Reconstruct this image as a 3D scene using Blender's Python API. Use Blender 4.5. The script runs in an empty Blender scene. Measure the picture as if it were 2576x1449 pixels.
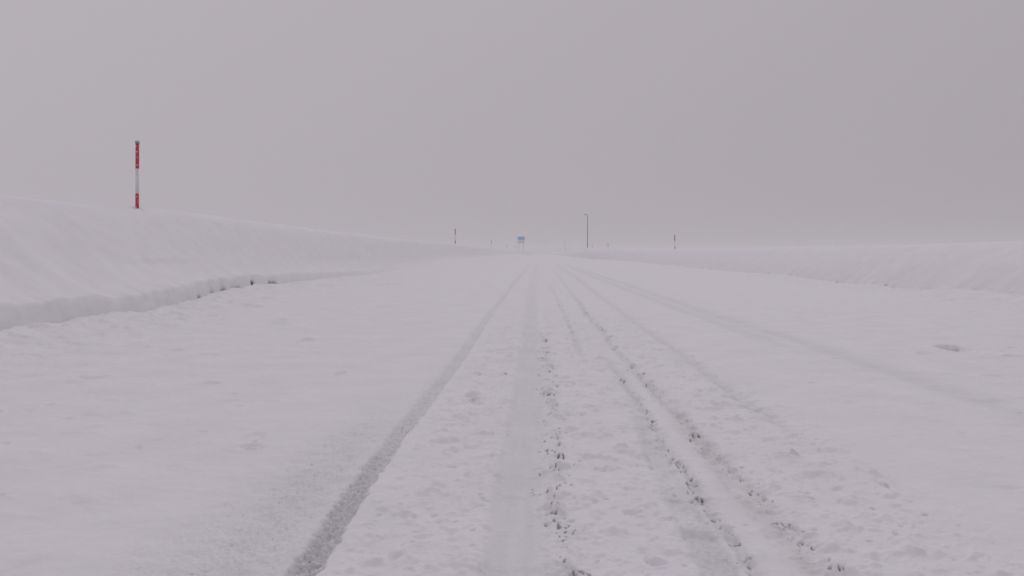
import bpy, bmesh, math
import numpy as np
from math import radians as RAD

S = bpy.context.scene
COL = S.collection

# ------------------------------------------------------------------ camera
EYE = 1.3
cd = bpy.data.cameras.new('camera')
cd.sensor_width = 36.0
cd.lens = 36.0 * 2140 / 2576
cd.clip_start = 0.05
cd.clip_end = 8000
cam = bpy.data.objects.new('camera', cd)
cam.location = (0, 0, EYE)
cam.rotation_euler = (RAD(90 - 2.30), 0, RAD(2.06))
COL.objects.link(cam)
S.camera = cam

# ------------------------------------------------------------------ sky + light
SUN_EL, SUN_AZ = 34.0, 12.0          # degrees; azimuth from +Y towards +X
W = bpy.data.worlds.new('World')
S.world = W
W.use_nodes = True
nt = W.node_tree
nt.nodes.clear()
N = nt.nodes.new
out = N('ShaderNodeOutputWorld')
bg = N('ShaderNodeBackground')
sky = N('ShaderNodeTexSky')
sky.sky_type = 'NISHITA'
sky.sun_disc = False
sky.sun_elevation = RAD(SUN_EL)
sky.sun_rotation = RAD(SUN_AZ)
sky.air_density = 1.0
sky.dust_density = 1.0
hs = N('ShaderNodeHueSaturation')
hs.inputs['Saturation'].default_value = 0.15
hs.inputs['Value'].default_value = 0.8
tc = N('ShaderNodeTexCoord')
dot = N('ShaderNodeVectorMath'); dot.operation = 'DOT_PRODUCT'
dot.inputs[1].default_value = (-0.16, 0.0, 0.26)      # cloud thins towards the sun side and overhead
add = N('ShaderNodeMath'); add.operation = 'ADD'; add.inputs[1].default_value = 1.0
cl = N('ShaderNodeVectorMath'); cl.operation = 'SCALE'
OVERCAST = (4.48, 4.15, 4.52)
cl.inputs[0].default_value = OVERCAST
mx = N('ShaderNodeMix'); mx.data_type = 'RGBA'
mx.inputs[0].default_value = 0.985
bg.inputs['Strength'].default_value = 0.09
L = nt.links.new
L(sky.outputs[0], hs.inputs['Color'])
L(tc.outputs['Generated'], dot.inputs[0])
L(dot.outputs['Value'], add.inputs[0])
L(add.outputs[0], cl.inputs['Scale'])
L(hs.outputs[0], mx.inputs[6])
L(cl.outputs[0], mx.inputs[7])
L(mx.outputs[2], bg.inputs['Color'])
L(bg.outputs[0], out.inputs['Surface'])

sd = bpy.data.lights.new('sun', 'SUN')
sd.energy = 0.5
sd.angle = RAD(40)
sd.color = (1.0, 0.96, 0.93)
sun = bpy.data.objects.new('sun', sd)
sun.rotation_euler = (RAD(90 - SUN_EL), 0, RAD(180 - SUN_AZ))
COL.objects.link(sun)

S.view_settings.view_transform = 'Standard'
S.view_settings.look = 'None'
S.view_settings.gamma = 1
S.view_settings.exposure = 0.0
S.cycles.max_bounces = 8
S.cycles.volume_bounces = 2

HAZE_DENSITY = 0.0012

# ------------------------------------------------------------------ helpers
def tag(o, label=None, cat=None, group=None, kind=None):
    if label: o['label'] = label
    if cat: o['category'] = cat
    if group: o['group'] = group
    if kind: o['kind'] = kind
    return o

def empty(name, loc, rot=(0, 0, 0)):
    o = bpy.data.objects.new(name, None)
    o.empty_display_size = 0.2
    o.location = loc
    o.rotation_euler = rot
    COL.objects.link(o)
    return o

def build(name, bm, mat, parent=None, smooth=True):
    me = bpy.data.meshes.new(name)
    bm.normal_update()
    bm.to_mesh(me)
    bm.free()
    if smooth:
        for p in me.polygons: p.use_smooth = True
    me.materials.append(mat)
    o = bpy.data.objects.new(name, me)
    COL.objects.link(o)
    if parent: o.parent = parent
    return o

def copy_tree(o, parent=None):
    c = o.copy(); COL.objects.link(c); c.parent = parent
    for ch in list(o.children): copy_tree(ch, c)
    return c

def lathe(bm, prof, seg=24, cx=0, cy=0):
    """prof: list of (radius, z) from bottom to top"""
    rings = []
    for r, z in prof:
        if r < 1e-6:
            rings.append([bm.verts.new((cx, cy, z))])
        else:
            rings.append([bm.verts.new((cx + r*math.cos(2*math.pi*k/seg), cy + r*math.sin(2*math.pi*k/seg), z)) for k in range(seg)])
    for a, b in zip(rings, rings[1:]):
        for k in range(seg):
            k2 = (k+1) % seg
            if len(a) == 1 and len(b) > 1: bm.faces.new((a[0], b[k2], b[k]))
            elif len(b) == 1 and len(a) > 1: bm.faces.new((a[k], a[k2], b[0]))
            elif len(a) > 1: bm.faces.new((a[k], a[k2], b[k2], b[k]))

def tube(bm, pts, rads, seg=12):
    from mathutils import Vector
    pts = [Vector(p) for p in pts]
    rings = []
    for i, p in enumerate(pts):
        t = (pts[min(i+1, len(pts)-1)] - pts[max(i-1, 0)]).normalized()
        u = t.cross(Vector((0, 1, 0)))
        if u.length < 1e-3: u = t.cross(Vector((1, 0, 0)))
        u.normalize(); v = t.cross(u)
        rings.append([bm.verts.new(p + rads[i]*(math.cos(2*math.pi*k/seg)*u + math.sin(2*math.pi*k/seg)*v)) for k in range(seg)])
    for a, b in zip(rings, rings[1:]):
        for k in range(seg):
            bm.faces.new((a[k], a[(k+1) % seg], b[(k+1) % seg], b[k]))
    bm.faces.new(rings[0][::-1]); bm.faces.new(rings[-1])

def box(bm, x0, x1, y0, y1, z0, z1):
    v = [bm.verts.new((x, y, z)) for z in (z0, z1) for y in (y0, y1) for x in (x0, x1)]
    for f in ((0,2,3,1), (4,5,7,6), (0,1,5,4), (2,6,7,3), (0,4,6,2), (1,3,7,5)):
        bm.faces.new([v[i] for i in f])

def mat(name, col, rough=0.6, metal=0.0, noise=0.12, scale=8.0):
    m = bpy.data.materials.new(name)
    m.use_nodes = True
    t = m.node_tree
    b = t.nodes['Principled BSDF']
    b.inputs['Roughness'].default_value = rough
    b.inputs['Metallic'].default_value = metal
    n = t.nodes.new('ShaderNodeTexNoise'); n.inputs['Scale'].default_value = scale; n.inputs['Detail'].default_value = 4
    tcn = t.nodes.new('ShaderNodeTexCoord')
    r = t.nodes.new('ShaderNodeMapRange')
    r.inputs['To Min'].default_value = 1 - noise; r.inputs['To Max'].default_value = 1 + noise
    s = t.nodes.new('ShaderNodeVectorMath'); s.operation = 'SCALE'
    s.inputs[0].default_value = col
    t.links.new(tcn.outputs['Object'], n.inputs['Vector'])
    t.links.new(n.outputs['Fac'], r.inputs['Value'])
    t.links.new(r.outputs[0], s.inputs['Scale'])
    t.links.new(s.outputs[0], b.inputs['Base Color'])
    return m

# ------------------------------------------------------------------ noise
rng = np.random.RandomState(7)
PERM = rng.permutation(4096).astype(np.int64)
PERM = np.concatenate([PERM, PERM])
ANG = rng.rand(4096) * 2 * np.pi
GX, GY = np.cos(ANG).astype(np.float32), np.sin(ANG).astype(np.float32)
R1, R2, R3 = rng.rand(4096).astype(np.float32), rng.rand(4096).astype(np.float32), rng.rand(4096).astype(np.float32)

def hsh(i, j): return PERM[(PERM[i & 4095] + j) & 4095]

def perlin(x, y, seed=0):
    x = x + seed*17.13; y = y + seed*9.71
    xi = np.floor(x).astype(np.int64); yi = np.floor(y).astype(np.int64)
    xf = (x - xi).astype(np.float32); yf = (y - yi).astype(np.float32)
    u = xf*xf*xf*(xf*(xf*6-15)+10); v = yf*yf*yf*(yf*(yf*6-15)+10)
    def g(a, b):
        h = hsh(xi+a, yi+b)
        return GX[h]*(xf-a) + GY[h]*(yf-b)
    n0 = g(0, 0); n0 = n0 + u*(g(1, 0)-n0)
    n1 = g(0, 1); n1 = n1 + u*(g(1, 1)-n1)
    return 1.4*(n0 + v*(n1-n0))

def fbm(x, y, seed=0, oct=3):
    r = 0; a = 1.0; t = 0
    for k in range(oct):
        r = r + a*perlin(x*2**k, y*2**k, seed+k*3); t += a; a *= 0.5
    return r/t

def worley(x, y, seed=0):
    """returns F1, F2, random id of the nearest cell"""
    x = x + seed*13.7; y = y + seed*7.9
    xi = np.floor(x).astype(np.int64); yi = np.floor(y).astype(np.int64)
    f1 = np.full(x.shape, 9., np.float32); f2 = f1.copy(); idd = np.zeros(x.shape, np.float32)
    for a in (-1, 0, 1):
        for b in (-1, 0, 1):
            h = hsh(xi+a, yi+b)
            dx = xi+a+R1[h]-x; dy = yi+b+R2[h]-y
            q = np.sqrt(dx*dx+dy*dy).astype(np.float32)
            c = q < f1
            f2 = np.where(c, f1, np.minimum(f2, q))
            idd = np.where(c, R3[h], idd)
            f1 = np.where(c, q, f1)
    return f1, f2, idd

def sst(a, b, x):
    t = np.clip((x-a)/(b-a), 0, 1)
    return t*t*(3-2*t)

def tab(d, pts):
    p = sorted(pts)
    return np.interp(d, [q[0] for q in p], [q[1] for q in p])

# ------------------------------------------------------------------ terrain measurements (metres; distance ahead, offset)
LEFT_EDGE = [(0, -7.8), (11.9, -7.8), (14, -7.9), (16, -8.0), (17.7, -8.1), (18.9, -8.2), (20.5, -8.4), (22.8, -8.7),
             (24.3, -8.8), (26.5, -9.0), (28.2, -9.0), (36, -9.1), (45, -9.2), (61, -9.3), (81, -9.3), (167, -9.0), (350, -8.0)]
LEFT_BERM = [(0, .2), (11.9, .206), (12.8, .192), (13.6, .172), (14.1, .22), (14.8, .194), (15.4, .22), (16.1, .141), (16.7, .116),
             (17.7, .155), (18.9, .167), (20.5, .218), (22.8, .29), (24.3, .294), (26.5, .332), (28.2, .267), (36, .255),
             (45, .212), (61, .457), (81, .74), (167, .78), (350, .8)]
LEFT_CREST_X = [(0, -11.5), (30, -11.5), (60, -11.3), (104, -10.7), (184, -10.95), (265, -10.95), (345, -10.0), (385, -8.9), (600, -8.9)]
LEFT_CREST_Z = [(0, 2.55), (17.7, 2.551), (21.4, 2.555), (23.5, 2.58), (26.1, 2.65), (29.3, 2.66), (33.3, 2.61), (38.7, 2.574),
                (48, 2.55), (67, 2.5), (104, 2.56), (186, 2.72), (296, 2.9), (535, 3.3), (700, 3.3)]
RIGHT_BERM = [(0, .2), (23, .212), (24.3, .238), (26.6, .25), (27.9, .103), (30.9, .084), (32.1, .155), (34.9, .07), (39.2, .117),
              (45, .2), (56, .122), (67.8, .13), (80.7, .134), (93.5, .109), (107, .132), (136, .2), (194, .15), (400, .2)]
RIGHT_CREST_X = [(0, 15.5), (110, 15.5), (161, 14.0), (186, 12.8), (236, 12.6), (400, 12.2), (700, 12)]
RIGHT_CREST_Z = [(0, 1.734), (28, 1.734), (32, 1.708), (40.7, 1.703), (50.6, 1.744), (69.6, 1.8), (100, 1.859), (161, 2.24), (186, 2.13), (236, 2.3), (272, 2.47), (347, 2.42), (700, 2.6)]
RIGHT_EDGE = [(0, 12.5), (90, 12.5), (106, 12.4), (131, 12), (174, 11.2), (228, 10.4), (400, 9.6), (700, 9.2)]
T1 = [(0, -.96), (3.35, -.969), (4.63, -1.007), (5.84, -1.026), (7.89, -1.018), (12, -1.042), (17.7, -1.135), (25.9, -1.18), (83, -1.55), (243, -2.2)]
T2L = [(0, -.252), (3.4, -.252), (4.66, -.267), (5.87, -.258), (7.9, -.274), (12.5, -.321), (34, -.6), (120, -.9)]
T2R = [(0, .0), (3.4, .0), (4.7, -.02), (7.9, .0), (12.5, -.08), (34, -.3), (120, -.6)]
CLOD_A = [(3, .12), (3.48, .125), (3.82, .11), (4.59, .067), (5.88, .093), (7.93, .076), (12, .03), (17.2, -.1)]
CLOD_B = [(3, .866), (3.73, .862), (4.2, .846), (5, .854), (5.86, .825), (6.9, .836), (7.44, .841), (9.68, .793), (14, .72)]
CLOD_C = [(3, 1.18), (4.12, 1.185), (4.84, 1.165), (5.45, 1.102), (7.11, 1.075), (9.1, 1.02), (12, .981), (14.4, 1.017), (18, .94), (22, .983), (27.5, .963), (60, .9)]
CLOD_D = [(10, .5), (12.2, .502), (13.9, .501), (18, .472), (23.3, .421), (40, .3)]
T4 = [(0, 1.8), (6.6, 1.816), (7.56, 1.779), (11.8, 1.82), (13.9, 1.779), (27, 1.765), (44, 1.85), (71, 1.765), (150, 1.5)]
T5 = [(0, 3.93), (7.8, 3.92), (10.9, 3.86), (13.3, 3.89), (16, 3.72), (21.9, 3.65), (37.7, 3.58), (49, 3.42), (66, 3.12), (150, 2.4)]
T5A = [(10, 3.5), (17, 3.34), (23.2, 3.19), (29.9, 3.09), (66, 2.7), (150, 2.1)]
# x, distance, radius across, radius along, depth, darkening of the bottom
PITS = [(5.98, 11.0, .13, .12, .07, .0), (4.82, 9.2, .12, .12, .04, 0), (4.99, 11.2, .13, .2, .05, 0),
        (-7.35, 16.0, .16, .35, .12, .3), (-7.05, 20.1, .32, .4, .10, .1), (-4.97, 15.6, .22, .5, .07, 0), (-5.15, 16.4, .15, .4, .07, 0), (-4.8, 15.2, .25, .15, .05, 0),
        (-3.56, 12.6, .14, .25, .06, 0), (-.64, 7.75, .07, .22, .05, .35), (-.60, 7.4, .05, .1, .04, .2), (-3.36, 8.4, .12, .1, .04, 0),
        (-4.74, 8.7, .15, .12, .05, 0), (-5.0, 11.3, .2, .15, .05, 0), (-6.55, 36, .5, 2.4, .16, 0), (-2.2, 9.1, .06, .18, .05, 0), (-2.05, 5.9, .10, .20, .03, 0),
        (-1.95, 5.6, .12, .10, .03, 0), (1.55, 5.5, .05, .05, .045, .6), (1.60, 5.44, .05, .03, .04, .5), (1.95, 4.85, .06, .22, .03, 0), (2.9, 4.6, .09, .07, .03, 0),
        (.48, 3.55, .05, .05, .04, 0), (.60, 6.35, .06, .05, .03, 0), (.45, 4.25, .05, .06, .03, 0), (.35, 5.1, .05, .05, .03, 0), (1.55, 7.3, .10, .12, .035, .2), (1.75, 7.2, .16, .05, .03, .35),
        (5.4, 224, .6, 6, .2, .9), (6.0, 224, .3, 5, .2, .9), (-.62, 88.6, .25, 2, .08, .3)]

# ------------------------------------------------------------------ terrain grid: rows at growing distance, columns fanning out from the road
ds = [-40, -30, -22, -16, -12, -9, -7, -5.5, -4.2, -3.2, -2.3, -1.5, -.8, -.2, .4, .9, 1.3, 1.65, 1.95, 2.2, 2.4, 2.55, 2.68]
d = 2.8
while d < 1600:
    ds.append(d)
    r = .0023 if d < 4.6 else .0032 if d < 9 else (.0034 + (.006-.0034)*min(1, (d-9)/10)*.25 if d < 32 else min(.014, .0042 + .010*(d-32)/80))
    d *= 1 + r
ds.append(1600.)
ds = np.array(ds, np.float64)
NF, NO = 1360, 130
s_f = np.linspace(-.74, .76, NF)
tt = (np.arange(1, NO+1)/NO)
wd = np.maximum(ds, 2.8)[:, None]
Xf = s_f[None, :]*wd
xl = np.abs(Xf[:, :1]); Xl = -xl*(1600./xl)**(tt[::-1][None, :]**1.0)
xr = Xf[:, -1:]; Xr = xr*(1600./xr)**(tt[None, :]**1.0)
X = np.concatenate([Xl, Xf, Xr], 1)
NR, NC = X.shape
Y = np.repeat(ds[:, None], NC, 1)

def terrain(X, Y):
    d1 = np.maximum(Y, 0.)
    near = 1 - sst(45, 110, d1)
    # --- road surface
    z = .014*fbm(X/1.6, Y/4.0, 1, 2) + .011*fbm(X/.5, Y/.8, 2, 3)*(1-.5*sst(-1.0, -.8, X)*(1-sst(1.6, 2.2, X))) + .0034*perlin(X/.09, Y/.11, 3)*(1-sst(15, 30, d1)) + .004*np.maximum(fbm(X/.16, Y/.18, 23, 3), 0)*(1-sst(15, 30, d1))
    dirt = np.zeros_like(X); tan = np.zeros_like(X); bare_shade = np.zeros_like(X)
    nx = .012*fbm(X*0, Y/1.3, 41, 2)                   # wander of every track
    fine = 1 - sst(14, 26, d1)
    gr = perlin(X/.022, Y/.026, 5)*.6 + perlin(X/.012, Y/.014, 6)*.4
    lump = fbm(X/.13, Y/.15, 7, 3)
    # churned snow between and beside the wheel tracks
    churn = sst(-.95, -.8, X)*(1-sst(1.75, 2.3, X))
    churn2 = sst(-2.3, -1.2, X)*(1-sst(-1.2, -1.0, X))*(1-sst(5.0, 7.0, d1))
    cl_big = np.maximum(fbm(X/.17, Y/.21, 8, 3)-.08, 0)
    z += churn*fine*(.064*cl_big + .011*lump + .024*np.maximum(fbm(X/.07, Y/.08, 10, 2)-.2, 0))
    # small hollows: gaps between pressed lumps
    hol = np.maximum(fbm(X/.07, Y/.07, 9, 2)-.40, 0)
    z -= churn*fine*.06*hol
    bare_shade = np.maximum(bare_shade, churn*(1-sst(9, 14, d1))*sst(.16, .30, hol)*.5)
    # --- T1: dark slushy rut
    c = tab(d1, T1)+nx; hw = .051 + .006*perlin(X*0, Y/.5, 12)
    a = np.abs(X-c)
    edge = .014 + .0013*d1
    m = 1-sst(hw-edge*.6, hw+edge, (a + .030*fbm(X/.05, Y/.09, 13, 3)*fine)*np.where(X < c, .76, 1.0))
    blk = sst(.18, .42, fbm(X/.035, Y/.045, 24, 2))*(1-sst(7, 12, d1))            # loose white lumps lying in the rut
    z += .014*m*blk
    z -= m*.024
    z += .013*np.exp(-((X-c-hw-.06)/.055)**2)*(.6+.9*fbm(X/.1, Y/.2, 14, 2))      # pressed-up rim
    streak = .5+.5*fbm(X/.018, Y/.8, 15, 2)
    amt = .60*(1-.55*sst(3.6, 7, d1))*(1-.35*sst(8, 16, d1))*(1-.4*sst(25, 70, d1))
    skirt = np.exp(-np.maximum(c-hw-X, 0)/.10)*(X < c)*(1-sst(9, 18, d1))
    dirt = np.maximum(dirt, skirt*.15*(.5+.8*np.clip(gr+.4, 0, 1)))
    dirt = np.maximum(dirt, m*(1-.75*blk)*amt*(.35+.55*streak+.55*np.clip(.5+.9*fbm(X/.02, Y/.03, 17, 2), 0, 1.2)))
    z += m*fine*(.0125*gr)*(1-.6*sst(5, 8, d1))
    bare_shade = np.maximum(bare_shade, m*sst(.34, .66, -gr-.3*lump)*.8*(1-sst(5, 9, d1)))
    # grainy snow thrown left of the rut
    g = np.exp(-((X+1.30)/.30)**2)*(1-sst(5.0, 8.5, d1))*(X < c)
    g2 = sst(-2.0, -1.45, X)*(1-sst(3.6, 5.6, d1))*(X < c)
    gg = np.clip(np.maximum(g, .75*g2), 0, 1)
    z += gg*.009*gr + gg*.010*lump + churn2*.012*lump
    dirt = np.maximum(dirt, gg*.16*(.6+.9*np.clip(gr+.3, 0, 1)))
    bare_shade = np.maximum(bare_shade, gg*sst(.42, .72, -gr-.35*lump)*.55)
    # --- T2: broad smooth pressed band
    cL = tab(d1, T2L)+nx; cR = tab(d1, T2R)+nx
    m = sst(cL-.015-.002*d1, cL+.03+.002*d1, X)*(1-sst(cR-.05, cR+.08, X))
    z = z*(1-.75*m*fine) - m*.019
    z += .009*np.exp(-((X-cL+.05)/.04)**2)*(1-sst(10, 30, d1))
    z += m*fine*(1-sst(5, 9, d1))*.003*gr
    dirt = np.maximum(dirt, m*.19*(.8+.5*fbm(X/.06, Y/.9, 19, 2))*(1-.55*sst(10, 40, d1)))
    # --- grey grainy band left of clod line B
    m = sst(.62, .68, X-.1*(sst(4.5, 9, d1)))*(1-sst(.79, .83, X))*(1-sst(5.2, 8.5, d1))
    patch = np.clip(.55+.9*fbm(X/.25, Y/.7, 16, 2), 0, 1.2)
    z += m*(-.014 + .0055*gr); dirt = np.maximum(dirt, m*patch*.34*(.5+.8*np.clip(gr+.4, 0, 1)))
    # --- smooth ridge then brownish band
    m = sst(.88, .92, X)*(1-sst(1.0, 1.04, X))*(1-sst(10, 16, d1))
    z = z*(1-.7*m) + .004*m
    bw = sst(.93, 1.10, X-.05*sst(5.2, 3.3, d1))*(1-sst(1.10, 1.24, X))*(1-sst(5.5, 9.5, d1))
    z += bw*(-.010+.004*gr); tan = np.maximum(tan, bw*(.22+.40*fbm(X/.10, Y/.3, 18, 3)))
    for k, (T, w, dep, dt, d0, d1_) in enumerate(((CLOD_B, .026, .016, .24, 3, 12.), (CLOD_C, .030, .014, .20, 7, 70.), (CLOD_D, .026, .012, .16, 11, 40.))):
        c = tab(d1, T)+nx+.012*fbm(X*0, Y/.5, 100+k, 2)
        m = np.exp(-((X-c)/(w+.0013*d1))**2)*sst(d0-1, d0+1, d1)*(1-sst(d1_*.7, d1_, d1))
        z -= m*dep*(.7+.5*fbm(X/.08, Y/.25, 104+k, 2)); dirt = np.maximum(dirt, m*dt*(.75+.6*fbm(X/.05, Y/.3, 107+k, 2)))
        z += .007*np.exp(-((X-c+.09)/.04)**2)*sst(d0-1, d0+1, d1)*(1-sst(18, 40, d1))
    # --- clod lines: crumbled lumps with gaps coloured dark for wet asphalt and painted overhang shade
    near_rows = (d1 < 40) & (X > -1.0) & (X < 2.2) & (Y > 2.5)
    xs, ys, dd = X[near_rows], Y[near_rows], d1[near_rows]
    f1, f2, idd = worley(xs/.034 + .5*perlin(xs/.05, ys/.05, 81), ys/.030, 1)
    h1, h2, id2 = worley(xs/.095, ys/.10, 2)
    spk = -perlin(xs/(.014+.0006*dd), ys/(.016+.0021*dd), 82) - .45*perlin(xs/.030, ys/(.026+.0010*dd), 83) - .5*perlin(xs/.11, ys/.13, 84)
    big = np.clip(1-(h1*1.5)**2, 0, 1)*(id2 > .6)*(.4+.8*id2)
    zc = z[near_rows]; bc = bare_shade[near_rows]; dc = dirt[near_rows]
    nxs = nx[near_rows]
    for k, (T, w, d0, d1_, dens) in enumerate(((CLOD_A, .080, 3.0, 15., .41), (CLOD_B, .026, 3.0, 10.2, .74), (CLOD_C, .050, 3.0, 28., .30), (CLOD_D, .026, 11.5, 26., .36))):
        cc = tab(dd, T)+nxs
        wob = .025*fbm(xs*0, ys/.45, 20+k, 2)
        w2 = w + .0012*dd
        a = np.abs(xs-cc-wob)/w2
        m = np.exp(-a**2*.8)*sst(d0-.5, d0+.1, dd)*(1-sst(d1_*.86, d1_, dd))
        cov = sst(-.30, .35, fbm(xs/.13, ys/.28, 30+k, 3))       # lumps come in clusters
        zc += m*(.010*fbm(xs/.035, ys/.04, 34+k, 2) + .036*big*cov) - m*.010
        thr = .80 - .78*dens*cov*np.clip(m*1.4, 0, 1) - .12*cov*m
        sp = sst(thr, thr+.16, spk)*sst(.10, .30, m)
        zc -= sp*.016
        bc = np.maximum(bc, sp*(.28+.6*idd))
        dc = np.maximum(dc, m*(.05+.16*np.clip(.4+spk, 0, 1))*cov)
    z[near_rows] = zc; bare_shade[near_rows] = bc; dirt[near_rows] = dc
    # --- T4 narrow groove, T5 broad old tracks
    c = tab(d1, T4)+nx; a = np.abs(X-c)
    m = np.exp(-(a/(.045+.0022*d1))**2)*sst(5.0, 7.5, d1)*(1-sst(70, 140, d1))
    z -= m*.028; dirt = np.maximum(dirt, m*.14)
    z += .010*np.exp(-((X-c+.14)/.07)**2)*(1-sst(70, 140, d1))
    for T, w, dep in ((T5, .21, .032), (T5A, .19, .022)):
        c = tab(d1, T)+nx; a = np.abs(X-c)
        m = np.exp(-(a/w)**2)*sst(3, 8, d1)*(1-sst(60, 130, d1))*(sst(8, 15, d1) if T is T5A else 1)
        z -= m*dep; dirt = np.maximum(dirt, m*.14)
    # faint shallow track on the left shoulder
    # --- undisturbed snow: scattered tiny dents
    calm = (sst(2.0, 3.0, X)+(1-sst(-2.4, -1.6, X)))*(1-sst(18, 30, d1))
    de = np.maximum(fbm(X/.22, Y/.30, 22, 2)-.46, 0)
    z -= calm*.09*de - calm*.035*np.maximum(fbm(X/.30, Y/.34, 29, 3)-.12, 0)
    for (px, py, rx, ry, dep, br) in PITS:
        r0, r1 = np.searchsorted(ds, py-3*ry-1), np.searchsorted(ds, py+3*ry+1)
        xs, ys = X[r0:r1], Y[r0:r1]
        q = np.sqrt(((xs-px)/rx)**2+((ys-py)/ry)**2 + .35*perlin((xs-px)/rx*1.3, (ys-py)/ry*1.3, px))
        m = 1-sst(.45, 1.05, np.nan_to_num(q))
        dep = dep*(1 if br else .6)
        z[r0:r1] += -m*dep + .18*dep*np.exp(-((q-1.25)/.28)**2)
        bare_shade[r0:r1] = np.maximum(bare_shade[r0:r1], br*(1-sst(.18, .55, q)))
    # footprint hole on the right: gentle near side, steep far wall with its shade painted dark at the foot
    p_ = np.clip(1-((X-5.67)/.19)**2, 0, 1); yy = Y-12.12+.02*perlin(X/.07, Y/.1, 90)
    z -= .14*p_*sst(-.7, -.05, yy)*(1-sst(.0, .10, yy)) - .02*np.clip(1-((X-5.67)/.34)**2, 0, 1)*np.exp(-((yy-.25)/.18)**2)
    bare_shade = np.maximum(bare_shade, .32*sst(.10, .4, p_)*sst(-.08, -.03, yy)*(1-sst(.02, .055, yy)))
    # --- left bank
    sc = .07*fbm(X/3.5, Y/1.7, 50, 1)*(1-sst(60, 120, d1))
    xe0 = tab(d1, LEFT_EDGE)
    xe = xe0 + sc*(1-sst(.15, .55, xe0-X))
    zb0 = tab(d1, LEFT_BERM)
    zb = zb0 + (.07*fbm(X*0+3.3, Y/.75, 52, 3) + .012*perlin(X/.5, Y/.28, 53))*(1-sst(40, 90, d1))
    u = xe - X
    ramp = sst(-1.9-.02*np.minimum(d1, 60), -.12, u)**1.35
    zlip = zb + .030*perlin(X/.35, Y/.30, 66)*(1-sst(40, 80, d1)) + .014*perlin(X/.14, Y/.13, 67)*(1-sst(30, 60, d1))
    spill = sst(-2.6, -1.2, u)*(1-sst(35, 60, d1))
    zr = z*(1-.6*ramp) + zlip*ramp + spill*(.085*np.maximum(fbm(X/.40, Y/.42, 25, 3)-.05, 0) + .012*fbm(X/.15, Y/.16, 26, 2))
    fh = .27*(1-sst(26, 60, d1)) + .07                     # cut face height
    dark = 0*X
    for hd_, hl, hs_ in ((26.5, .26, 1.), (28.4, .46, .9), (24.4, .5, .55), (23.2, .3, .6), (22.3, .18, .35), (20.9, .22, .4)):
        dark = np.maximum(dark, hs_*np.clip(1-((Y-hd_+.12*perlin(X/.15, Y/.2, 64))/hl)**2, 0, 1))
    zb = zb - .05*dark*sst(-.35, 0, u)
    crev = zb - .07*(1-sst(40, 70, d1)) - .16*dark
    wch = .10
    z_in = zlip + (crev-zlip)*sst(.0, .07, u)
    top = zb + fh + .02*fbm(X/.5, Y/.9, 55, 2)
    rough = .012*fbm(X/.06, Y/.22, 56, 3)
    uf = u - wch - .008*perlin(X/.3, Y/.5, 57)*(1-sst(.05, .22, u-wch))
    z_face = crev + (top-crev)*(1-(1-np.clip(uf/.18, 0, 1))**1.5)
    xc = tab(d1, LEFT_CREST_X); zc_ = tab(d1, LEFT_CREST_Z) + .03*fbm(X*0, Y/5, 58, 2)
    q = np.clip((uf-.18)/np.maximum(xe-xc-wch-.18, .3), 0, 1)
    prof = q - .16*np.sin(q*np.pi*2)*.5
    ledge = .055*np.tanh((top+q*(zc_-top)-1.16-.04*fbm(X*0, Y/2.2, 59, 2))/.02)*np.clip(np.exp(-((Y-21.5)/2.6)**2)+.8*np.exp(-((Y-42)/6.)**2)+.4*fbm(X*0+8, Y/3., 60, 2), 0, 1)*np.exp(-((q-.42)/.22)**2)
    ts = zb0 + fh
    z_sl = ts + (top-ts)*(1-sst(.10, .6, uf)) + (zc_-ts)*prof + .05*fbm(X/1.8, Y/3.2, 61, 2)*np.sin(q*np.pi) + ledge
    over = np.maximum(u-(xe-xc), 0)
    z_sl = z_sl - .10*(1-np.exp(-over/1.5)) + .06*fbm(X/9, Y/14, 62, 2)*(1-np.exp(-over/6))
    # soften the crest
    z_sl = z_sl - .10*np.exp(-((u-(xe-xc))/.35)**2) + .10*sst(.18, .9, uf)
    zL = np.where(u < 0, zr, np.where(uf < 0, z_in, np.where(uf < .18, z_face, z_sl)))
    zL = zL + rough*.8*sst(0, .08, uf)*(1-sst(.2, .5, uf))
    left = u > -3.2
    bl = np.where((u > .02) & (uf < .18), sst(.03, -.05, z_face-zb-.15*dark*(1+.6*perlin(X/.2, Y/.55, 63)))*sst(.05, .3, dark)*(.35+.65*dark), 0)  # crevice shade painted dark over the foot of the cut face
    # --- right bank
    scr = .12*fbm(X/2.5+5, Y/1.0, 70, 3)*(1-sst(80, 150, d1)) + .05*perlin(X/.3, Y/.25, 71)*(1-sst(50, 90, d1))
    xe2 = tab(d1, RIGHT_EDGE) + scr*(1-sst(.15, .6, X-12.5))
    zb20 = tab(d1, RIGHT_BERM)
    zb2 = zb20 + (.05*fbm(X*0+1.7, Y/.8, 72, 3))*(1-sst(50, 110, d1))
    v = X - xe2
    ramp2 = sst(-1.7, -.1, v)**1.3
    zr2 = z*(1-.6*ramp2) + zb2*ramp2 + sst(-2.6, -1.2, v)*(1-sst(45, 80, d1))*(.080*np.maximum(fbm(X/.45, Y/.5, 27, 3)-.05, 0) + .012*fbm(X/.16, Y/.2, 28, 2))
    crev2 = zb2 - .03*(1-sst(60, 110, d1))
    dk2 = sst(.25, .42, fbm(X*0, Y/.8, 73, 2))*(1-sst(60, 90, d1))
    top2 = zb2 + .15*(1-sst(90, 160, d1)) + .012*fbm(X/.5, Y/.6, 74, 2)
    vf = v - .09 - .03*perlin(X/.25, Y/.3, 75)*(1-sst(.05, .25, v))
    zin2 = zb2 + (crev2-zb2)*sst(0, .07, v)
    zf2 = crev2 + (top2-crev2)*sst(0, .26, vf)
    zc2 = tab(d1, RIGHT_CREST_Z) + .02*fbm(X*0, Y/6, 76, 2)
    xc2 = tab(d1, RIGHT_CREST_X)
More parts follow.
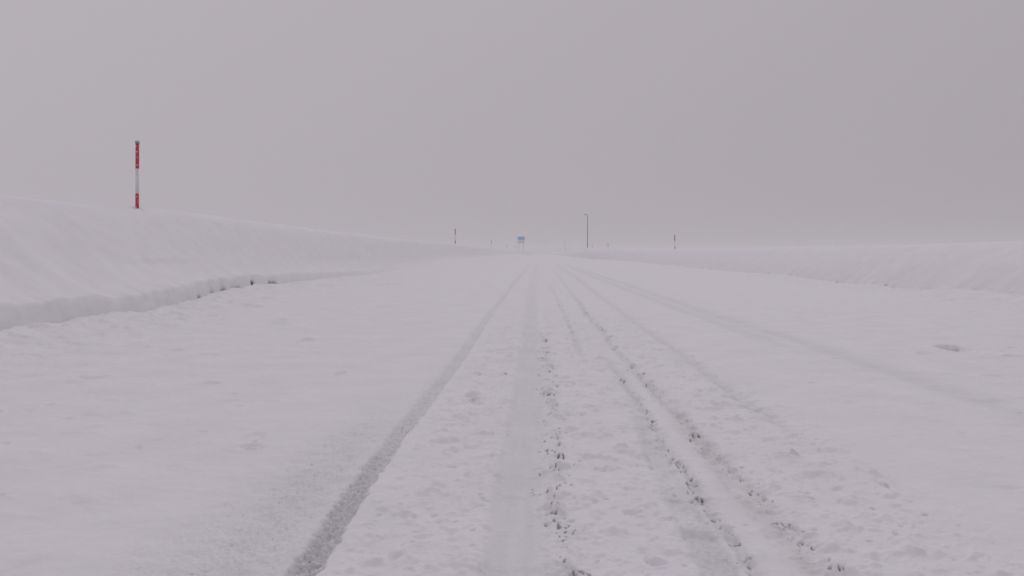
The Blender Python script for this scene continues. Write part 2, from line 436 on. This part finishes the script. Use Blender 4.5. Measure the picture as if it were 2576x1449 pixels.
    zc2 = zc2 + .75*np.exp(-((Y-238)/9)**2)
    q2 = np.clip((vf-.26)/np.maximum(xc2-xe2-.35, .3), 0, 1)
    pr2 = 1-(1-q2)**1.8
    ts2 = zb20 + .15*(1-sst(90, 160, d1))
    zs2 = ts2 + (top2-ts2)*(1-sst(.2, .8, vf)) + (zc2-ts2)*pr2 + .035*fbm(X/1.1, Y/1.9, 77, 2)*np.sin(q2*np.pi)
    ov2 = np.maximum(X-xc2, 0)
    zs2 += -.06*(1-np.exp(-ov2/2.)) + .05*fbm(X/9, Y/14, 78, 2)*(1-np.exp(-ov2/6))
    zR = np.where(v < 0, zr2, np.where(vf < 0, zin2, np.where(vf < .26, zf2, zs2)))
    right = v > -3.0
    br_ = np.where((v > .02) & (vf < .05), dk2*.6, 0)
    zL = zL + .06*np.exp(-((X+11.5)/.22)**2-((Y-23.75)/.3)**2) - .02*np.exp(-((X+11.36)/.09)**2-((Y-23.42)/.12)**2)
    Z = np.where(left, zL, np.where(right, zR, z))
    bare_shade = np.where(u > 0, bl, np.where(v > 0, br_, bare_shade))
    fd = sst(.03, .10, u)*(1-sst(.12, .22, uf))*(.15*(1-sst(24, 32, d1))+.04)*(.75+.8*fbm(u/.045, Y/.9, 65, 3))
    dirt = np.where(u > 0, fd, np.where(v > 0, .03*sst(.03, .10, v)*(1-sst(.3, .7, v)), dirt))
    tan = np.where((u > 0) | (v > 0), 0, tan)
    side = np.where(u > .04, 1, np.where(v > .04, 2, 0))
    return Z, np.clip(dirt, 0, 1), np.clip(tan, 0, 1), np.clip(bare_shade, 0, 1), side

Z, DIRT, TAN, BARE_SHADE, SIDE = terrain(X, Y)

# snow: clean, slushy, brownish-sanded and a dark mask for bare asphalt and painted-in shade
def snow_material():
    m = bpy.data.materials.new('snow')
    m.use_nodes = True
    t = m.node_tree; n = t.nodes.new; l = t.links.new
    b = t.nodes['Principled BSDF']
    b.inputs['Roughness'].default_value = .85
    b.inputs['Specular IOR Level'].default_value = .25
    def attr(name):
        a = n('ShaderNodeAttribute'); a.attribute_name = name; return a.outputs['Fac']
    tcn = n('ShaderNodeTexCoord')
    ns = n('ShaderNodeTexNoise'); ns.inputs['Scale'].default_value = 1.7; ns.inputs['Detail'].default_value = 5
    l(tcn.outputs['Object'], ns.inputs['Vector'])
    ramp = n('ShaderNodeMapRange'); ramp.inputs['From Min'].default_value = .3; ramp.inputs['From Max'].default_value = .7
    ramp.inputs['To Min'].default_value = .0; ramp.inputs['To Max'].default_value = 1.
    l(ns.outputs['Fac'], ramp.inputs['Value'])
    def mix(f, a, c):
        x = n('ShaderNodeMix'); x.data_type = 'RGBA'
        if hasattr(f, 'links'): l(f, x.inputs[0])
        else: x.inputs[0].default_value = f
        if hasattr(a, 'links'): l(a, x.inputs[6])
        else: x.inputs[6].default_value = (*a, 1)
        if hasattr(c, 'links'): l(c, x.inputs[7])
        else: x.inputs[7].default_value = (*c, 1)
        return x.outputs[2]
    base = mix(ramp.outputs[0], (.80, .79, .822), (.85, .84, .872))
    c1 = mix(attr('dirt'), base, (.40, .40, .405))
    c2 = mix(attr('tan'), c1, (.46, .42, .37))
    c3 = mix(attr('bare_shade'), c2, (.045, .048, .052))
    l(c3, b.inputs['Base Color'])
    g = n('ShaderNodeTexNoise'); g.inputs['Scale'].default_value = 60; g.inputs['Detail'].default_value = 3
    l(tcn.outputs['Object'], g.inputs['Vector'])
    bp = n('ShaderNodeBump'); bp.inputs['Strength'].default_value = .45; bp.inputs['Distance'].default_value = .007
    l(g.outputs['Fac'], bp.inputs['Height'])
    g2 = n('ShaderNodeTexNoise'); g2.inputs['Scale'].default_value = 16; g2.inputs['Detail'].default_value = 4
    l(tcn.outputs['Object'], g2.inputs['Vector'])
    bp2 = n('ShaderNodeBump'); bp2.inputs['Strength'].default_value = .35; bp2.inputs['Distance'].default_value = .012
    l(g2.outputs['Fac'], bp2.inputs['Height']); l(bp.outputs[0], bp2.inputs['Normal']); l(bp2.outputs[0], b.inputs['Normal'])
    return m
SNOW = snow_material()

def sheet(name, fsel):
    idx = np.arange(NR*NC).reshape(NR, NC)
    q = np.stack([idx[:-1, :-1], idx[:-1, 1:], idx[1:, 1:], idx[1:, :-1]], -1)[fsel]
    used, inv = np.unique(q.ravel(), return_inverse=True)
    me = bpy.data.meshes.new(name)
    nv, nf = len(used), len(q)
    me.vertices.add(nv); me.loops.add(nf*4); me.polygons.add(nf)
    co = np.stack([X.ravel()[used], Y.ravel()[used], Z.ravel()[used]], -1).astype(np.float32)
    me.vertices.foreach_set('co', co.ravel())
    me.loops.foreach_set('vertex_index', inv.astype(np.int32))
    me.polygons.foreach_set('loop_start', np.arange(0, nf*4, 4, dtype=np.int32))
    me.polygons.foreach_set('use_smooth', np.ones(nf, bool))
    for an, A in (('dirt', DIRT), ('tan', TAN), ('bare_shade', BARE_SHADE)):
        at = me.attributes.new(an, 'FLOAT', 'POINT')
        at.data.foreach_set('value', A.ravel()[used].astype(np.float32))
    me.update(calc_edges=True)
    me.materials.append(SNOW)
    o = bpy.data.objects.new(name, me)
    COL.objects.link(o)
    return o

side_f = SIDE[:-1, :-1]
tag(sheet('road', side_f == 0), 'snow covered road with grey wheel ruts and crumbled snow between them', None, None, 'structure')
tag(sheet('snow_bank', side_f == 1), 'tall smooth snow bank with a cut lower face, left of the road', None, None, 'structure')
tag(sheet('snow_bank', side_f == 2), 'lower long snow bank on the right of the road', None, None, 'structure')

def ground_z(x, y):
    i = min(max(int(np.searchsorted(ds, y)), 1), NR-1)
    a = np.interp(x, X[i-1], Z[i-1]); b = np.interp(x, X[i], Z[i])
    return float(a + (b-a)*(y-ds[i-1])/(ds[i]-ds[i-1]))

# ------------------------------------------------------------------ snow poles
RED = mat('red_reflective_sheet', (.54, .02, .045), .45, 0, .25, 30)
WHITE = mat('white_reflective_sheet', (.74, .74, .75), .45, 0, .06, 30)
CAPM = mat('grey_cap', (.33, .37, .42), .5, 0, .15, 40)
CRUST = mat('stuck_snow', (.85, .85, .86), .85, 0, .04, 40)
STEEL = mat('dark_galvanised_steel', (.075, .08, .09), .5, .3, .15, 6)
POSTM = mat('grey_post_steel', (.20, .20, .21), .5, .3, .1, 6)

BAND = .70
RED_DARK = mat('darkened_red_sheet', (.36, .02, .036), .5, 0, .25, 30)  # RED darkened so the thin far poles keep their contrast in the haze
def make_pole(seed, crust=True):
    """origin at the top's centre line on the ground plane z=0; top at z = 3.4"""
    rr = np.random.RandomState(seed)
    root = empty('snow_pole', (0, 0, 0))
    H = 3.0; R = .049
    z1 = H - .07; k = 0
    while z1 > 0:
        z0 = max(0, z1-BAND)
        bm = bmesh.new()
        lathe(bm, [(0, z0), (R, z0), (R, z1), (0, z1)], 28)
        o = build(('red_band', 'white_band')[k % 2], bm, (RED if crust else RED_DARK, WHITE)[k % 2], root)
        if crust:
            for j in range(6 if k % 2 == 0 else 3):
                a = rr.uniform(-2.4, -.3); zz = rr.uniform(z0+.03, z1-.03)
                w = rr.uniform(.006, .016)
                c = bmesh.new()
                bmesh.ops.create_icosphere(c, subdivisions=2, radius=1)
                for v in c.verts:
                    n = 1 + .25*rr.uniform(-1, 1)
                    v.co.x *= w*n; v.co.y *= w*n*.6; v.co.z *= w*n*rr.uniform(.9, 1.6)
                    v.co.x += R*math.cos(a); v.co.y += R*math.sin(a); v.co.z += zz
                build('snow_crust', c, CRUST, o)
        z1 = z0; k += 1
    bm = bmesh.new()
    lathe(bm, [(0, H-.07), (R+.012, H-.07), (R+.013, H-.012), (R+.008, H-.002), (0, H)], 28)
    cap = build('cap', bm, CAPM, root)
    if crust:
        bm = bmesh.new()
        lathe(bm, [(0, H-.003), (R+.006, H-.003), (R+.008, H+.004), (R-.006, H+.016), (R-.02, H+.021), (0, H+.023)], 20)
        build('snow_cap', bm, CRUST, cap)
    return root

G_POLE = 'red and white striped snow poles lining the road'
# x, distance, height of the top, label
POLES = [(-11.42, 23.6, 4.46, 'large nearby red and white snow pole rising from the tall left snow bank'),
         (-10.70, 104, 4.39, 'dark red and white snow pole on the left bank, second nearest of the left row'),
         (-11.09, 184, 4.27, 'small snow pole on the left bank, midway from the tall dark pole to the sign'),
         (-11.14, 265, 4.34, 'faint small snow pole on the left bank, second left of the blue sign'),
         (-10.96, 345, 4.61, 'very faint snow pole immediately left of the blue sign posts'),
         (16.09, 104, 3.64, 'dark red and white snow pole standing alone far right of the lamp posts'),
         (14.10, 184, 3.61, 'thin reddish snow pole on the right bank between tall lamp and lone dark pole'),
         (15.40, 265, 3.96, 'small faint snow pole just right of the tall street lamp'),
         (15.57, 345, 3.80, 'tiny faded snow pole just left of the tall street lamp'),
         (13.64, 425, 3.98, 'tiny fog faded snow pole a little right of the small distant lamp'),
         (14.80, 505, 4.02, 'tiny almost invisible snow pole nearest to the distant lamp post')]
first = make_pole(3)
plain = None
for i, (x, y, top, lab) in enumerate(POLES):
    if i == 0:
        o = first
    elif i == 1:
        o = plain = make_pole(5, False)
    else:
        o = copy_tree(plain)
    o.location = (x, y, top-3.0)
    o.rotation_euler = (0, RAD((1.2, .0, .3, -.3, .2, 1.6, .6, 0, .4, 0, 0)[i]), RAD(37*i))
    if i == 0: o.rotation_euler[2] = 0
    tag(o, lab, 'snow pole', G_POLE)

# ------------------------------------------------------------------ street lamps
def make_lamp():
    root = empty('street_lamp', (0, 0, 0))
    H = 10.6                                              # bank surface to lamp head
    bm = bmesh.new()
    tube(bm, [(0, 0, -1.2), (0, 0, 2), (0, 0, 6), (0, 0, H-.25), (-.03, 0, H-.08), (-.10, 0, H-.01), (-.22, 0, H+.02)], [.125, .115, .095, .07, .06, .05, .045])
    build('pole', bm, STEEL, root)
    bm = bmesh.new()
    tube(bm, [(-.20, 0, H+.02), (-.34, 0, H+.02), (-.40, 0, H+.02)], [.05, .05, .055])
    build('arm', bm, STEEL, root)
    bm = bmesh.new()
    tube(bm, [(-.38, 0, H+.02), (-.46, 0, H+.03), (-.62, 0, H+.04), (-.86, 0, H+.04), (-.98, 0, H+.03), (-1.02, 0, H+.02)], [.05, .10, .145, .145, .10, .03])
    for v in bm.verts: v.co.z = (v.co.z-(H+.03))*.72+(H+.03)
    hd = build('lamp_head', bm, STEEL, root)
    bm = bmesh.new()
    tube(bm, [(-.55, 0, H-.055), (-.70, 0, H-.06), (-.88, 0, H-.055)], [.05, .09, .05])
    for v in bm.verts: v.co.z = (v.co.z-(H-.055))*.5+(H-.06)
    build('lens', bm, WHITE, hd)
    return root
lamp = make_lamp()
lamp.location = (12.58, 240, 12.29-10.62)
tag(lamp, 'tall dark street lamp with a short arm and flat head behind the right snow bank', 'street lamp', 'street lamps along the right side')
l2 = copy_tree(lamp)
l2.location = (15.9, 600, 10.11-10.62)
tag(l2, 'small distant street lamp fading into the fog near the end of the road', 'street lamp', 'street lamps along the right side')

# ------------------------------------------------------------------ road sign
BLUE = mat('blue_sign_sheet', (.06, .30, .68), .4, 0, .06, 3)
PALE = mat('pale_blue_marks', (.33, .47, .72), .4, 0, .06, 3)
SWHITE = mat('white_sign_sheet', (.80, .79, .82), .4, 0, .06, 3)
MARK = mat('dark_sign_marks', (.07, .075, .10), .5, 0, .06, 3)
MAUVE = mat('mauve_sign_marks', (.36, .29, .36), .5, 0, .06, 3)
root = empty('road_sign', (-10.2, 404, 0), (0, 0, RAD(1.5)))
tag(root, 'blue and white two panel road sign on two posts above the left bank', 'road sign')
zt = 9.5
def strokes(name, rects, m, parent, y):
    bm = bmesh.new()
    for x0, x1, a, b in rects: box(bm, x0, x1, y-.012, y, a, b)
    return build(name, bm, m, parent, False)
for s in (-1.05, 1.02):
    bm = bmesh.new(); tube(bm, [(s, .09, .3), (s, .09, 5), (s, .09, zt-.15)], [.075, .075, .07])
    build('post', bm, POSTM, root)
bm = bmesh.new(); box(bm, -1.70, 1.70, -.02, .02, zt-1.62, zt)
bmesh.ops.bevel(bm, geom=bm.edges[:], offset=.012, segments=2)
p = build('blue_panel', bm, BLUE, root, False)
strokes('lettering', [(-1.25, -.75, zt-.52, zt-.38), (-1.25, -1.1, zt-1.05, zt-.52), (-.90, -.75, zt-1.05, zt-.52), (-1.35, -.65, zt-.80, zt-.68), (-1.2, -.8, zt-1.12, zt-1.0),
                      (-.30, .30, zt-.50, zt-.36), (-.10, .10, zt-1.0, zt-.50), (-.38, .38, zt-.86, zt-.72), (-.32, -.18, zt-1.12, zt-.86), (.18, .32, zt-1.12, zt-.86),
                      (.80, .92, zt-1.25, zt-.36), (1.12, 1.24, zt-1.25, zt-.36), (.72, 1.34, zt-.62, zt-.50), (.72, 1.34, zt-.98, zt-.86),
                      (-1.2, .35, zt-1.36, zt-1.26)], PALE, p, -.024)
bm = bmesh.new(); box(bm, -1.70, 1.70, -.02, .02, zt-3.32, zt-1.68)
bmesh.ops.bevel(bm, geom=bm.edges[:], offset=.012, segments=2)
p = build('white_panel', bm, SWHITE, root, False)
strokes('dark_mark', [(-.55, -.20, zt-2.55, zt-2.20), (-.46, -.28, zt-2.64, zt-2.12)], MARK, p, -.024)
strokes('dark_mark', [(.95, 1.32, zt-2.66, zt-2.30), (1.04, 1.22, zt-2.75, zt-2.22)], MARK, p, -.024)
for q in [(-1.2, -.9, zt-2.55, zt-2.3), (.20, .55, zt-2.55, zt-2.32), (-1.5, -1.1, zt-2.95, zt-2.75), (-.95, -.6, zt-3.1, zt-2.9), (-.2, .15, zt-3.05, zt-2.85),
                            (.62, .85, zt-3.1, zt-2.75), (1.2, 1.5, zt-3.05, zt-2.85)]:
    strokes('faint_mark', [q], MAUVE, p, -.024)

# ------------------------------------------------------------------ haze: blowing snow and fog
bm = bmesh.new(); box(bm, -1650, 1650, -60, 1650, -1.6, 14.0)
hm = bpy.data.materials.new('haze')
hm.use_nodes = True
t = hm.node_tree; t.nodes.clear()
o_ = t.nodes.new('ShaderNodeOutputMaterial'); pv = t.nodes.new('ShaderNodeVolumePrincipled')
pv.inputs['Color'].default_value = (.95, .95, .955, 1)
pv.inputs['Density'].default_value = HAZE_DENSITY
t.links.new(pv.outputs[0], o_.inputs['Volume'])
tag(build('haze', bm, hm, None, False), 'pale even haze of blowing snow and fog', None, None, 'stuff')
